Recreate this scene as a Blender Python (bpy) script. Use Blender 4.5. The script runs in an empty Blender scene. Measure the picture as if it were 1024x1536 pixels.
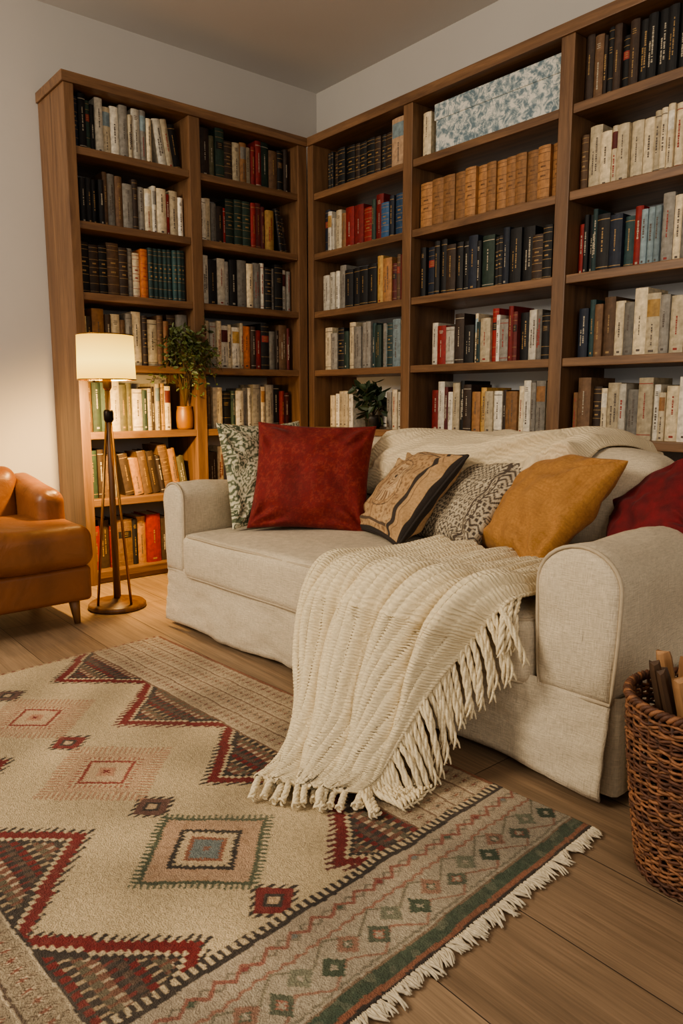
import bpy, bmesh, math, random
from mathutils import Vector, Matrix, noise
R = math.radians; PI = math.pi
random.seed(11)
sc = bpy.context.scene
COL = sc.collection
try: sc.view_settings.look = 'AgX - Medium High Contrast'
except Exception: pass

# ------------------------------------------------------------------ helpers
def lin(c):
    out = []
    for v in c[:3]:
        v = max(0,min(255,v))/255.0
        out.append(v/12.92 if v <= .04045 else ((v+.055)/1.055)**2.4)
    return (*out, 1.0)

def tag(o, label=None, cat=None, group=None, kind=None):
    if label: o['label'] = label
    if cat: o['category'] = cat
    if group: o['group'] = group
    if kind: o['kind'] = kind
    return o

def empty(name, loc=(0,0,0), rz=0):
    o = bpy.data.objects.new(name, None); COL.objects.link(o)
    o.location = loc; o.rotation_euler = (0,0,rz); o.empty_display_size = .1
    return o

def raw(name, verts, faces, mats, parent=None, smooth=True, uvs=None, cols=None, midx=None):
    me = bpy.data.meshes.new(name)
    me.from_pydata([tuple(v) for v in verts], [], faces)
    if not isinstance(mats, (list, tuple)): mats = [mats]
    for m in mats: me.materials.append(m)
    me.polygons.foreach_set('use_smooth', [smooth]*len(me.polygons))
    if midx: me.polygons.foreach_set('material_index', midx)
    if uvs:
        l = me.uv_layers.new(name='UVMap')
        flat = []
        for lp in me.loops: flat.extend(uvs[lp.vertex_index])
        l.data.foreach_set('uv', flat)
    if cols:
        ca = me.color_attributes.new('Col', 'FLOAT_COLOR', 'POINT')
        flat = []
        for c in cols: flat.extend(c)
        ca.data.foreach_set('color', flat)
    me.update()
    o = bpy.data.objects.new(name, me); COL.objects.link(o)
    if parent: o.parent = parent
    return o

class MB:
    def __init__(s): s.bm = bmesh.new()
    def f(s, vs, mi=0):
        try:
            fc = s.bm.faces.new(vs); fc.material_index = mi; return fc
        except ValueError: return None
    def v(s, p): return s.bm.verts.new(p)
    def box(s, x0,x1,y0,y1,z0,z1, mi=0, bev=0):
        v = [s.v(p) for p in ((x0,y0,z0),(x1,y0,z0),(x1,y1,z0),(x0,y1,z0),(x0,y0,z1),(x1,y0,z1),(x1,y1,z1),(x0,y1,z1))]
        fs = [s.f([v[i] for i in q], mi) for q in ((0,3,2,1),(4,5,6,7),(0,1,5,4),(1,2,6,5),(2,3,7,6),(3,0,4,7))]
        if bev:
            es = set(e for f in fs for e in f.edges)
            bmesh.ops.bevel(s.bm, geom=list(es), offset=bev, segments=2, affect='EDGES', profile=.6)
        return s
    def rbox(s, x0,x1,y0,y1,z0,z1, r, n=3, m=(8,8,4), fn=None, mi=0):
        c = Vector(((x0+x1)/2,(y0+y1)/2,(z0+z1)/2)); h = Vector(((x1-x0)/2,(y1-y0)/2,(z1-z0)/2))
        ax = []
        for k in range(3):
            pos = [(h[k]-r)+r*math.tan(PI/4*i/n) for i in range(n+1)]
            mm = m[k]; inner = [-(h[k]-r)+2*(h[k]-r)*i/mm for i in range(1,mm)]
            ax.append([-p for p in reversed(pos)]+inner+pos)
        cache = {}
        def get(p):
            key = tuple(round(t,5) for t in p)
            if key in cache: return cache[key]
            q = Vector([max(-(h[k]-r), min(h[k]-r, p[k])) for k in range(3)])
            d = Vector(p)-q
            if d.length > 1e-9: d = d.normalized()*r
            w = q+d
            if fn: w = fn(w, h)
            cache[key] = s.v(w+c); return cache[key]
        for k in range(3):
            a, b = (k+1)%3, (k+2)%3
            for sg in (-1,1):
                for i in range(len(ax[a])-1):
                    for j in range(len(ax[b])-1):
                        q = []
                        for (ii,jj) in ((i,j),(i+1,j),(i+1,j+1),(i,j+1)):
                            p = [0,0,0]; p[k] = sg*h[k]; p[a] = ax[a][ii]; p[b] = ax[b][jj]
                            q.append(get(p))
                        if sg < 0: q.reverse()
                        s.f(q, mi)
        return s
    def tube(s, pts, rad, n=8, closed=False, caps=True, mi=0, flat=1.0):
        pts = [Vector(p) for p in pts]; N = len(pts)
        if not isinstance(rad, (list,tuple)): rad = [rad]*N
        rings = []; nrm = None
        for i in range(N):
            if closed: t = pts[(i+1)%N]-pts[i-1]
            else: t = pts[min(i+1,N-1)]-pts[max(i-1,0)]
            if t.length < 1e-9: t = Vector((0,0,1))
            t.normalize()
            if nrm is None:
                nrm = t.orthogonal().normalized()
            nrm = (nrm - t*nrm.dot(t))
            if nrm.length < 1e-6: nrm = t.orthogonal()
            nrm.normalize(); bn = t.cross(nrm)
            rings.append([s.v(pts[i]+(nrm*math.cos(2*PI*k/n)+bn*math.sin(2*PI*k/n)*flat)*rad[i]) for k in range(n)])
        for i in range(N if closed else N-1):
            a, b = rings[i], rings[(i+1)%N]
            for k in range(n): s.f([a[k],a[(k+1)%n],b[(k+1)%n],b[k]], mi)
        if caps and not closed:
            s.f(list(reversed(rings[0])), mi); s.f(rings[-1], mi)
        return s
    def lathe(s, prof, n=32, c=(0,0,0), mi=0, capb=True, capt=True):
        rings = []
        for r,z in prof:
            rings.append([s.v((c[0]+r*math.cos(2*PI*k/n), c[1]+r*math.sin(2*PI*k/n), c[2]+z)) for k in range(n)])
        for i in range(len(rings)-1):
            a,b = rings[i], rings[i+1]
            for k in range(n): s.f([a[k],a[(k+1)%n],b[(k+1)%n],b[k]], mi)
        if capb: s.f(list(reversed(rings[0])), mi)
        if capt: s.f(rings[-1], mi)
        return s
    def build(s, name, mats, parent=None, smooth=True, recalc=True):
        if recalc: bmesh.ops.recalc_face_normals(s.bm, faces=s.bm.faces)
        me = bpy.data.meshes.new(name); s.bm.to_mesh(me); s.bm.free()
        if not isinstance(mats,(list,tuple)): mats=[mats]
        for m in mats: me.materials.append(m)
        me.polygons.foreach_set('use_smooth',[smooth]*len(me.polygons))
        o = bpy.data.objects.new(name, me); COL.objects.link(o)
        if parent: o.parent = parent
        return o

def catmull(P, t):
    n = len(P)-1; i = max(0,min(int(t*n), n-1)); f = t*n-i
    p0 = Vector(P[max(i-1,0)]); p1 = Vector(P[i]); p2 = Vector(P[i+1]); p3 = Vector(P[min(i+2,n)])
    return .5*((2*p1)+(p2-p0)*f+(2*p0-5*p1+4*p2-p3)*f*f+(3*p1-p0-3*p2+p3)*f**3)

def nz(x,y=0,z=0): return noise.noise(Vector((x,y,z)))

# ------------------------------------------------------------------ materials
def newmat(name):
    m = bpy.data.materials.new(name); m.use_nodes = True
    nt = m.node_tree; nt.nodes.clear()
    out = nt.nodes.new('ShaderNodeOutputMaterial'); b = nt.nodes.new('ShaderNodeBsdfPrincipled')
    nt.links.new(b.outputs[0], out.inputs[0])
    return m, nt, b

def coords(nt, kind='Object', scale=(1,1,1), rot=(0,0,0)):
    tc = nt.nodes.new('ShaderNodeTexCoord'); mp = nt.nodes.new('ShaderNodeMapping')
    mp.inputs['Scale'].default_value = scale; mp.inputs['Rotation'].default_value = rot
    nt.links.new(tc.outputs[kind], mp.inputs['Vector']); return mp.outputs[0]

def noisetex(nt, vec, scale, detail=4, rough=.55, dist=0):
    n = nt.nodes.new('ShaderNodeTexNoise'); n.inputs['Scale'].default_value = scale
    n.inputs['Detail'].default_value = detail; n.inputs['Roughness'].default_value = rough; n.inputs['Distortion'].default_value = dist
    nt.links.new(vec, n.inputs['Vector']); return n.outputs['Fac']

def maprange(nt, val, a, b, lo=.25, hi=.75):
    n = nt.nodes.new('ShaderNodeMapRange'); n.inputs[1].default_value = lo; n.inputs[2].default_value = hi
    n.inputs[3].default_value = a; n.inputs[4].default_value = b
    nt.links.new(val, n.inputs[0]); return n.outputs[0]

def scale_col(nt, col, fac):
    n = nt.nodes.new('ShaderNodeVectorMath'); n.operation = 'SCALE'
    nt.links.new(col, n.inputs[0]); nt.links.new(fac, n.inputs['Scale']); return n.outputs[0]

def bump(nt, b, h, strength=.3, dist=.003):
    n = nt.nodes.new('ShaderNodeBump'); n.inputs['Strength'].default_value = strength; n.inputs['Distance'].default_value = dist
    nt.links.new(h, n.inputs['Height']); nt.links.new(n.outputs[0], b.inputs['Normal'])

def M(name, col=None, rough=.6, metal=0, ns=25, na=.12, bs=None, bst=.3, bd=.002, sheen=0, rnd=0, attr=False, weave=None, wc=(.80,1.16)):
    m, nt, b = newmat(name)
    if attr:
        a = nt.nodes.new('ShaderNodeAttribute'); a.attribute_name = 'Col'; c = a.outputs['Color']
    else:
        a = nt.nodes.new('ShaderNodeRGB'); a.outputs[0].default_value = lin(col); c = a.outputs[0]
    vec = coords(nt)
    c = scale_col(nt, c, maprange(nt, noisetex(nt, vec, ns), 1-na, 1+na))
    if rnd:
        oi = nt.nodes.new('ShaderNodeObjectInfo')
        c = scale_col(nt, c, maprange(nt, oi.outputs['Random'], 1-rnd, 1+rnd, 0, 1))
    if weave:
        h1 = noisetex(nt, coords(nt, scale=(1,1,.12)), weave, 2); h2 = noisetex(nt, coords(nt, scale=(.12,.12,1)), weave, 2)
        ad = nt.nodes.new('ShaderNodeMath'); ad.operation='ADD'; nt.links.new(h1, ad.inputs[0]); nt.links.new(h2, ad.inputs[1])
        c = scale_col(nt, c, maprange(nt, ad.outputs[0], wc[0], wc[1], .7, 1.3))
        bump(nt, b, ad.outputs[0], bst, bd)
    elif bs: bump(nt, b, noisetex(nt, vec, bs, 3), bst, bd)
    nt.links.new(c, b.inputs['Base Color'])
    b.inputs['Roughness'].default_value = rough; b.inputs['Metallic'].default_value = metal
    if sheen:
        b.inputs['Sheen Weight'].default_value = sheen; b.inputs['Sheen Roughness'].default_value = .4
    return m

def wood(name, dark, light, axis='Z', rough=.45, s=1.0):
    m, nt, b = newmat(name)
    sc_ = {'X':(.9,13,13),'Y':(13,.9,13),'Z':(13,13,.9)}[axis]
    vec = coords(nt, scale=tuple(v*s for v in sc_))
    n1 = noisetex(nt, vec, 1.6, 6, .6, 1.2)
    rp = nt.nodes.new('ShaderNodeValToRGB'); rp.color_ramp.elements[0].position = .3; rp.color_ramp.elements[1].position = .72
    rp.color_ramp.elements[0].color = lin(dark); rp.color_ramp.elements[1].color = lin(light)
    nt.links.new(n1, rp.inputs[0])
    c = scale_col(nt, rp.outputs[0], maprange(nt, noisetex(nt, coords(nt, scale=tuple(v*6 for v in sc_)), 3, 3), .85, 1.12))
    nt.links.new(c, b.inputs['Base Color']); b.inputs['Roughness'].default_value = rough
    bump(nt, b, n1, .15, .002)
    return m

WD, WL = (90,65,46), (144,109,78)
WX = wood('walnut_grain_x', WD, WL, 'X')
WY = wood('walnut_grain_y', WD, WL, 'Y')
WZ = wood('walnut_grain_z', WD, (138,104,74), 'Z')
WLEG = wood('pale_leg_wood', (116,80,50), (160,120,80), 'Z')
WLAMP = wood('lamp_wood', (80,53,33), (126,90,56), 'Z', .4)

def floor_mat():
    m, nt, b = newmat('oak_planks')
    vec = coords(nt, rot=(0,0,R(90)))
    br = nt.nodes.new('ShaderNodeTexBrick')
    mp = vec.node; mp.inputs['Location'].default_value = (0.35, .151, 0)
    nt.links.new(vec, br.inputs['Vector'])
    br.inputs['Scale'].default_value = 1; br.inputs['Brick Width'].default_value = 1.9; br.inputs['Row Height'].default_value = .2275
    br.inputs['Mortar Size'].default_value = .0014; br.inputs['Mortar Smooth'].default_value = .4
    br.inputs['Color1'].default_value = lin((166,140,112)); br.inputs['Color2'].default_value = lin((140,116,92)); br.inputs['Mortar'].default_value = lin((70,55,42))
    br.offset = .37
    g = noisetex(nt, coords(nt, scale=(22,.9,22)), 1.6, 9, .68, .5)
    c = scale_col(nt, br.outputs['Color'], maprange(nt, g, .54, 1.28))
    g2 = noisetex(nt, coords(nt, scale=(1,1,1)), 2.2, 4)
    c = scale_col(nt, c, maprange(nt, g2, .78, 1.12))
    g3 = noisetex(nt, coords(nt, scale=(140,3,140)), 2, 4)
    c = scale_col(nt, c, maprange(nt, g3, .72, 1.14))
    nt.links.new(c, b.inputs['Base Color']); b.inputs['Roughness'].default_value = .5
    inv = maprange(nt, br.outputs['Fac'], 1, 0, 0, 1)
    ad = nt.nodes.new('ShaderNodeMath'); ad.operation='MULTIPLY_ADD'; ad.inputs[1].default_value=.14
    nt.links.new(g, ad.inputs[0]); nt.links.new(inv, ad.inputs[2])
    bump(nt, b, ad.outputs[0], .45, .003)
    return m
FLOOR = floor_mat()
WALL = M('wall_paint', (190,185,179), .85, ns=2, na=.03, bs=160, bst=.06)
BRIGHTBACK = M('bay_brightening_paint', (232,234,236), .85, ns=3, na=.03)  # extra pale colour, lightens the shaded backs of the right bays
CEIL = M('ceiling_paint', (214,211,207), .9, ns=1.5, na=.03)
LINEN = M('oatmeal_linen', (200,185,160), .9, ns=6, na=.06, weave=360, bst=.6, bd=.003, sheen=.05, wc=(.82,1.15))
PIPE = M('linen_piping', (180,164,139), .9, ns=60, na=.1)
def leather_mat():
    m, nt, b = newmat('cognac_leather')
    a = nt.nodes.new('ShaderNodeRGB'); a.outputs[0].default_value = lin((126,79,45))
    vec = coords(nt)
    c = scale_col(nt, a.outputs[0], maprange(nt, noisetex(nt, vec, 5, 5, .6, .8), .68, 1.32))
    nt.links.new(c, b.inputs['Base Color']); b.inputs['Roughness'].default_value = .42
    n1 = noisetex(nt, vec, 11, 4, .55, 1.6); n2 = noisetex(nt, vec, 220, 2)
    ad = nt.nodes.new('ShaderNodeMath'); ad.operation='MULTIPLY_ADD'; ad.inputs[1].default_value=.06
    nt.links.new(n2, ad.inputs[0]); nt.links.new(n1, ad.inputs[2])
    bump(nt, b, ad.outputs[0], .28, .010)
    return m
LEATH = leather_mat()
BRASS = M('aged_brass', (150,112,66), .35, 1, ns=20, na=.1)
DMETAL = M('dark_metal', (40,32,26), .4, .8)
FOOT = M('dark_foot', (36,26,20), .5)
PAPER = M('page_paper', (204,190,160), .9, ns=90, na=.15)
GILT = M('gilt_print', (150,120,76), .5, ns=120, na=.35)
INKD = M('dark_print', (96,86,78), .7, ns=80, na=.3)
INKL = M('pale_print', (170,160,142), .7, ns=80, na=.3)
INKR = M('red_print', (148,62,54), .7, ns=80, na=.15)
INKT = M('tan_tooling', (104,74,48), .6, ns=90, na=.3)
RUGM = M('rug_wool', None, .95, ns=150, na=.26, bs=330, bst=1.0, bd=.005, attr=True, sheen=.03)
PILM = M('printed_cotton', None, .9, ns=120, na=.18, bs=360, bst=.6, bd=.003, attr=True, sheen=.05)
VELV = M('crushed_velvet', None, .85, ns=60, na=.16, bs=180, bst=.45, bd=.003, attr=True, sheen=.05)
FRINGE = M('cream_cotton_yarn', (222,206,172), .95, ns=200, na=.24, bs=500, bst=.5, bd=.002)
RFRINGE = M('rug_fringe_yarn', (198,184,158), .95, ns=150, na=.25, bs=400, bst=.5, bd=.002)
DPIPE = M('dark_piping', (46,38,32), .8)
WICK = M('wicker', (90,57,40), .65, ns=60, na=.6, bs=200, bst=.4, bd=.001)
WICKL = M('pale_wicker', (130,88,59), .65, ns=60, na=.6, bs=200, bst=.4, bd=.001)
LEAF = M('leaf_olive', (80,92,50), .5, ns=30, na=.35)
LEAFD = M('dark_leaf', (50,66,42), .5, ns=30, na=.35)
STEM = M('stem_brown', (84,66,40), .7)
AMBER = M('amber_glaze', (138,92,36), .4, ns=12, na=.15)
CLAY = M('dark_glaze', (52,46,40), .5)

def knit_mat(name, col, ns=260, bst=.4):
    m, nt, b = newmat(name)
    vec = coords(nt, 'UV')
    w = nt.nodes.new('ShaderNodeTexWave'); w.bands_direction = 'Y'; w.inputs['Scale'].default_value = 32
    w.inputs['Distortion'].default_value = 6; w.inputs['Detail'].default_value = 2; w.inputs['Detail Scale'].default_value = 1.6
    nt.links.new(vec, w.inputs['Vector'])
    n1 = noisetex(nt, vec, ns, 3, .6)
    ad = nt.nodes.new('ShaderNodeMath'); ad.operation = 'MULTIPLY_ADD'; ad.inputs[1].default_value = .55
    nt.links.new(w.outputs['Fac'], ad.inputs[0]); nt.links.new(n1, ad.inputs[2])
    a = nt.nodes.new('ShaderNodeRGB'); a.outputs[0].default_value = lin(col)
    c = scale_col(nt, a.outputs[0], maprange(nt, ad.outputs[0], .80, 1.06, .35, 1.15))
    nt.links.new(c, b.inputs['Base Color']); b.inputs['Roughness'].default_value = .95; b.inputs['Sheen Weight'].default_value = .1
    bump(nt, b, ad.outputs[0], bst, .005)
    return m
KNIT = knit_mat('cream_knit', (232,214,177), 200, .7)
KNIT2 = knit_mat('beige_knit', (222,203,168), 300, .5)

def shade_mat():
    m, nt, b = newmat('glowing_linen_shade')
    b.inputs['Base Color'].default_value = lin((130,96,38)); b.inputs['Roughness'].default_value = .9
    g = nt.nodes.new('ShaderNodeTexCoord'); sp = nt.nodes.new('ShaderNodeSeparateXYZ'); nt.links.new(g.outputs['Object'], sp.inputs[0])
    mr = nt.nodes.new('ShaderNodeMapRange'); mr.inputs[1].default_value=.962; mr.inputs[2].default_value=1.14; nt.links.new(sp.outputs[2], mr.inputs[0])
    rp = nt.nodes.new('ShaderNodeValToRGB'); e=rp.color_ramp.elements
    e[0].position=0; e[0].color=(.78,.42,.05,1); e[1].position=1; e[1].color=(.58,.32,.05,1)
    x=e.new(.42); x.color=(1.0,.68,.13,1)
    nt.links.new(mr.outputs[0], rp.inputs[0]); nt.links.new(rp.outputs[0], b.inputs['Emission Color'])
    b.inputs['Emission Strength'].default_value = 2.7
    return m
SHADE = shade_mat()
def bulb_mat():
    m, nt, b = newmat('bulb_glass'); b.inputs['Emission Color'].default_value=(1,.76,.4,1); b.inputs['Emission Strength'].default_value=6; return m
BULB = bulb_mat()

def toile_mat():
    m, nt, b = newmat('leaf_print_paper')
    vec = coords(nt)
    n = noisetex(nt, vec, 30, 3, .6, 2.6); vo = nt.nodes.new('ShaderNodeTexVoronoi'); vo.inputs['Scale'].default_value = 34
    nt.links.new(vec, vo.inputs['Vector'])
    ad = nt.nodes.new('ShaderNodeMath'); ad.operation='MULTIPLY_ADD'; ad.inputs[1].default_value=.4
    nt.links.new(vo.outputs['Distance'], ad.inputs[0]); nt.links.new(n, ad.inputs[2])
    rp = nt.nodes.new('ShaderNodeValToRGB'); e = rp.color_ramp.elements
    e[0].position=.56; e[0].color=lin((104,124,134)); e[1].position=.84; e[1].color=lin((214,212,202))
    x = e.new(.70); x.color=lin((154,166,168))
    nt.links.new(ad.outputs[0], rp.inputs[0]); nt.links.new(rp.outputs[0], b.inputs['Base Color']); b.inputs['Roughness'].default_value=.7
    return m
TOILE = toile_mat()

# ------------------------------------------------------------------ camera
CAMH = .88
cam = bpy.data.objects.new('camera', bpy.data.cameras.new('camera')); COL.objects.link(cam)
cam.location = (0,0,CAMH); cam.rotation_euler = (R(90-8.65), 0, R(-39.9))
cam.data.sensor_fit = 'VERTICAL'; cam.data.sensor_height = 36; cam.data.lens = 25.9
cam.data.clip_start = .02
sc.camera = cam

# ------------------------------------------------------------------ setting
WXR, WYL, HC = 2.92, 3.726, 2.69
def slab(name, m, *b):
    o = MB().box(*b).build(name, m, smooth=False); tag(o, kind='structure'); return o
slab('floor', FLOOR, -3.2, WXR+.1, -2.6, WYL+.1, -.05, 0)
slab('ceiling', CEIL, -3.2, WXR+.1, -2.6, WYL+.1, HC, HC+.08)
slab('wall_left', WALL, -3.2, WXR+.1, WYL, WYL+.1, 0, HC)
slab('wall_right', WALL, WXR, WXR+.1, -2.6, WYL, 0, HC)

# ------------------------------------------------------------------ bookcases
SZ = [1.99, 1.675, 1.365, 1.045, .73, .41, .06]
FYL, FXR = 3.392, 2.59
ST = .034
def bookcase_left():
    r = empty('bookcase', (1.271, FYL, 0)); ox, oy = 1.271, FYL
    def part(n, m, x0,x1,y0,y1,z0,z1): MB().box(x0-ox,x1-ox,y0-oy,y1-oy,z0,z1,0,.003).build(n, m, r, smooth=False)
    yb = WYL-.004
    part('side_panel', WZ, 1.271,1.316,FYL,yb,0,2.24)
    part('side_panel', WZ, 2.53,2.588,FYL,yb,0,2.24)
    part('divider', WZ, 1.872,1.932,FYL,yb,0,2.24)
    part('top_panel', WX, 1.262,2.588,FYL-.008,yb,2.24,2.285)
    for (a,b) in ((1.316,1.872),(1.932,2.53)):
        for z in SZ: part('shelf', WX, a,b,FYL+.006,yb,z-ST,z)
        part('plinth', WX, a,b,FYL+.02,FYL+.04,0,SZ[-1]-ST)
    tag(r, 'two-bay open walnut bookcase on the left wall behind the lamp and armchair', 'bookcase')
bookcase_left()
BYE = .90
def bookcase_right():
    r = empty('bookcase', (FXR, BYE, 0)); ox, oy = FXR, BYE
    def part(n, m, x0,x1,y0,y1,z0,z1,bv=.003): MB().box(x0-ox,x1-ox,y0-oy,y1-oy,z0,z1,0,bv).build(n, m, r, smooth=False)
    xb = WXR-.004
    part('side_panel', WZ, FXR,xb,3.34,3.388,0,2.24)
    part('divider', WZ, FXR,xb,2.585,2.645,0,2.24)
    part('divider', WZ, FXR,xb,1.734,1.794,0,2.24)
    part('side_panel', WZ, FXR,xb,BYE,BYE+.05,0,2.24)
    part('top_panel', WY, FXR-.008,xb,BYE-.01,3.382,2.24,2.285)
    for (a,b) in ((2.645,3.34),(1.794,2.585),(BYE+.05,1.734)):
        for z in SZ: part('shelf', WY, FXR+.006,xb-.006,a,b,z-ST,z)
        part('plinth', WY, FXR+.02,FXR+.04,a,b,0,SZ[-1]-ST)
        part('added_bright_back', BRIGHTBACK, xb-.006,xb,a,b,SZ[-1],2.24,0)  # added panel over the open back, pale to offset shade behind books
    tag(r, 'three-bay walnut bookcase with added pale brightening backs along the right wall behind the sofa', 'bookcase')
bookcase_right()

# ------------------------------------------------------------------ books
BC = {'K':('black',(28,27,28)),'N':('navy blue',(36,43,58)),'D':('dark brown',(60,46,37)),'G':('dark green',(44,62,52)),
 'O':('olive',(88,84,62)),'B':('brown',(106,80,58)),'T':('tan leather',(152,110,70)),'C':('cream',(196,180,150)),
 'W':('off-white',(208,200,182)),'Y':('grey',(132,127,118)),'R':('red',(136,38,34)),'M':('maroon',(92,38,36)),
 'U':('orange',(190,110,52)),'E':('dark teal',(44,68,68)),'L':('pale blue',(128,145,150)),'A':('bright blue',(52,84,118)),
 'Z':('mustard',(174,138,80)),'P':('pinkish tan',(186,154,124))}
BM = {k: M('cloth_'+v[0].replace(' ','_').replace('-','_'), v[1], .66, ns=45, na=.36, rnd=.34, bs=260, bst=.2, bd=.001) for k,v in BC.items()}
DARKS = set('KNDGEMBOAR')
ORD = ['first','second','third','fourth','fifth','sixth','seventh','eighth','ninth','tenth','eleventh','twelfth','thirteenth','fourteenth','fifteenth','sixteenth','seventeenth','eighteenth','nineteenth','twentieth','twenty-first','twenty-second','twenty-third','twenty-fourth']
SHN = ['top shelf','second shelf down','third shelf down','fourth shelf down','fifth shelf down','sixth shelf down','bottom shelf']
BAYS = {'A':('L',1.322,1.866,'leftmost bay'),'B':('L',1.938,2.524,'bay left of the corner'),
        'C':('R',3.334,2.651,'bay right of the corner'),'D':('R',2.579,1.800,'second bay right of corner'),'E':('R',1.728,1.12,'rightmost bay')}

def make_book(code, w, h, dp, style):
    mb = MB(); th = .0022; bul = min(.006, w*.22)
    ts = [-1,-.6,-.2,.2,.6,1]
    prof = [(-w/2,dp)] + [(t*w/2, bul*t*t) for t in ts] + [(w/2,dp),(w/2-th,dp),(w/2-th,bul+th),(-w/2+th,bul+th),(-w/2+th,dp)]
    lo = [mb.v((x,y,0)) for x,y in prof]; hi = [mb.v((x,y,h)) for x,y in prof]
    n = len(prof)
    for i in range(n): mb.f([lo[i],lo[(i+1)%n],hi[(i+1)%n],hi[i]],0)
    mb.f(list(reversed(lo)),0); mb.f(hi,0)
    def strip(z0,z1,t0,t1,mi):
        k = 4; a=[]; b=[]
        for i in range(k+1):
            t = t0+(t1-t0)*i/k; x=t*w/2; y=bul*t*t-.0007
            a.append(mb.v((x,y,z0))); b.append(mb.v((x,y,z1)))
        for i in range(k): mb.f([a[i],a[i+1],b[i+1],b[i]],mi)
    rr = random.random
    tw = min(.5, random.uniform(.0022,.0038)/(w/2))
    def title(f0,f1,off=0):
        z = h*f0
        while z < h*f1:
            l = .0025+rr()*.006; a=tw*random.uniform(.7,1.1); strip(z, z+l, off-a, off+a, 1); z += l+.0016+(.004 if rr()<.18 else 0)
    if style == 0:
        a = random.uniform(.3,.5); title(a, a+random.uniform(.25,.42)); strip(h*.06,h*.06+.008,-.3,.3,1)
    elif style == 1:
        for q in (.1,.28,.82,.93): strip(h*q,h*q+.002,-.97,.97,1)
        strip(h*.6,h*.74,-.85,.85,2)
        for q in (.63,.67,.70): strip(h*q,h*q+.0025,-.5,.5,1)
    elif style == 2:
        strip(h*.08,h*.08+.003,-.97,.97,1); strip(h*.9,h*.9+.003,-.97,.97,1); title(.35,.75)
    elif style == 3:
        strip(h*.62,h*.9,-.93,.93,2); title(.15,.5); strip(h*.04,h*.08,-.4,.4,1)
    elif style == 4:
        for q in (.06,.22,.38,.54,.70,.86,.94): strip(h*q,h*q+.0022,-.97,.97,1)
        for q in (.44,.61): strip(h*q,h*q+h*.03,-.4,.4,1)
    elif style == 5:
        title(.25,.6,-.3); title(.3,.8,.25)
    elif style == 6:
        for q in (.86,.83,.80): strip(h*q,h*q+.0028,-.5*random.uniform(.6,1),.5*random.uniform(.6,1),1)
        title(.2,.6)
    if code in DARKS:
        m1 = GILT if style in (1,4) or rr()<.5 else INKL
        m2 = random.choice([INKR,BM['D'],BM['K'],BM['B']]) if code not in 'MR' else BM['K']
    else:
        m1 = INKD if rr()<.8 else INKR
        m2 = random.choice([BM['C'],BM['W'],BM['Z'],BM['L'],BM['Y'],BM['T'],BM['M']]) if style==3 else BM['W']
        if style in (1,4) and code=='T': m1, m2 = INKT, BM['B']
    o = mb.build('book', [BM[code],m1,m2], None, smooth=False)
    MB().box(-w/2+.0026,w/2-.0026,bul+.003,dp-.004,.003,h-.004).build('page_block', PAPER, o, smooth=False)
    return o

def grow(codes, n):
    c = list(codes)
    while len(c) < n:
        i = random.randrange(len(c))
        c.insert(i, c[i] if random.random()<.6 else random.choice(c))
    while len(c) > n: c.pop(random.randrange(len(c)))
    return ''.join(c)

def row(bay, sh, codes, hmin, hmax, f0=0.0, f1=1.0, lean=0, sets=True, style=None, setback=.055, dmin=.15, n=0):
    side, p0, p1, bn = BAYS[bay]
    if n: codes = grow(codes, n)
    L = abs(p1-p0); sg = 1 if p1>p0 else -1
    a = p0+sg*L*f0; avail = L*(f1-f0)
    n = len(codes); ws=[]; hs=[]; sts=[]
    for i,cd in enumerate(codes):
        if sets and i and codes[i-1]==cd and (cd in 'KTEN' or random.random()<.45):
            ws.append(ws[-1]*random.uniform(.9,1.1)); hs.append(hs[-1]*random.uniform(.985,1.015)); sts.append(sts[-1])
        else:
            ws.append(random.uniform(.45,1.5)); hs.append(random.uniform(hmin,hmax))
            sts.append(style if style is not None else random.choice([0,0,1,2,2,5,6,4] if cd in DARKS else [0,0,0,5,5,6,2,3,3]))
    phi = R(9)
    extra = (max(hs[n-lean:])*math.sin(phi)+.004) if lean else 0
    tot = sum(ws); k = (avail-extra-.0012*n)/tot
    x = 0
    for i,cd in enumerate(codes):
        w = ws[i]*k; h = hs[i]; dp = random.uniform(dmin, dmin+.05)
        o = make_book(cd, w, h, dp, sts[i])
        if lean and i == n-lean: x += extra
        sb = setback + random.uniform(0,.022)
        if lean and i >= n-lean:
            ph = phi; cx = x + w/2*math.cos(ph); cz = w/2*math.sin(ph); ry=-ph
            x += w/math.cos(ph)+.001
        else:
            cx = x+w/2; cz = 0; ry = 0; x += w+.0012
        z = SZ[sh]+cz
        if side=='L':
            o.location = (a+cx, FYL+sb, z); o.rotation_euler = (0,ry,0)
        else:
            o.location = (FXR+sb, a-cx, z); o.rotation_euler = (0,ry,R(-90))
        size = 'thin ' if w<.022 else ('thick ' if w>.045 else ('tall ' if h>hmax-.012 else ''))
        tag(o, f"{size}{BC[cd][0]} book {ORD[i]} from left, {SHN[sh]}, {bn}", 'book', f"books on the {SHN[sh]}, {bn}")

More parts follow.
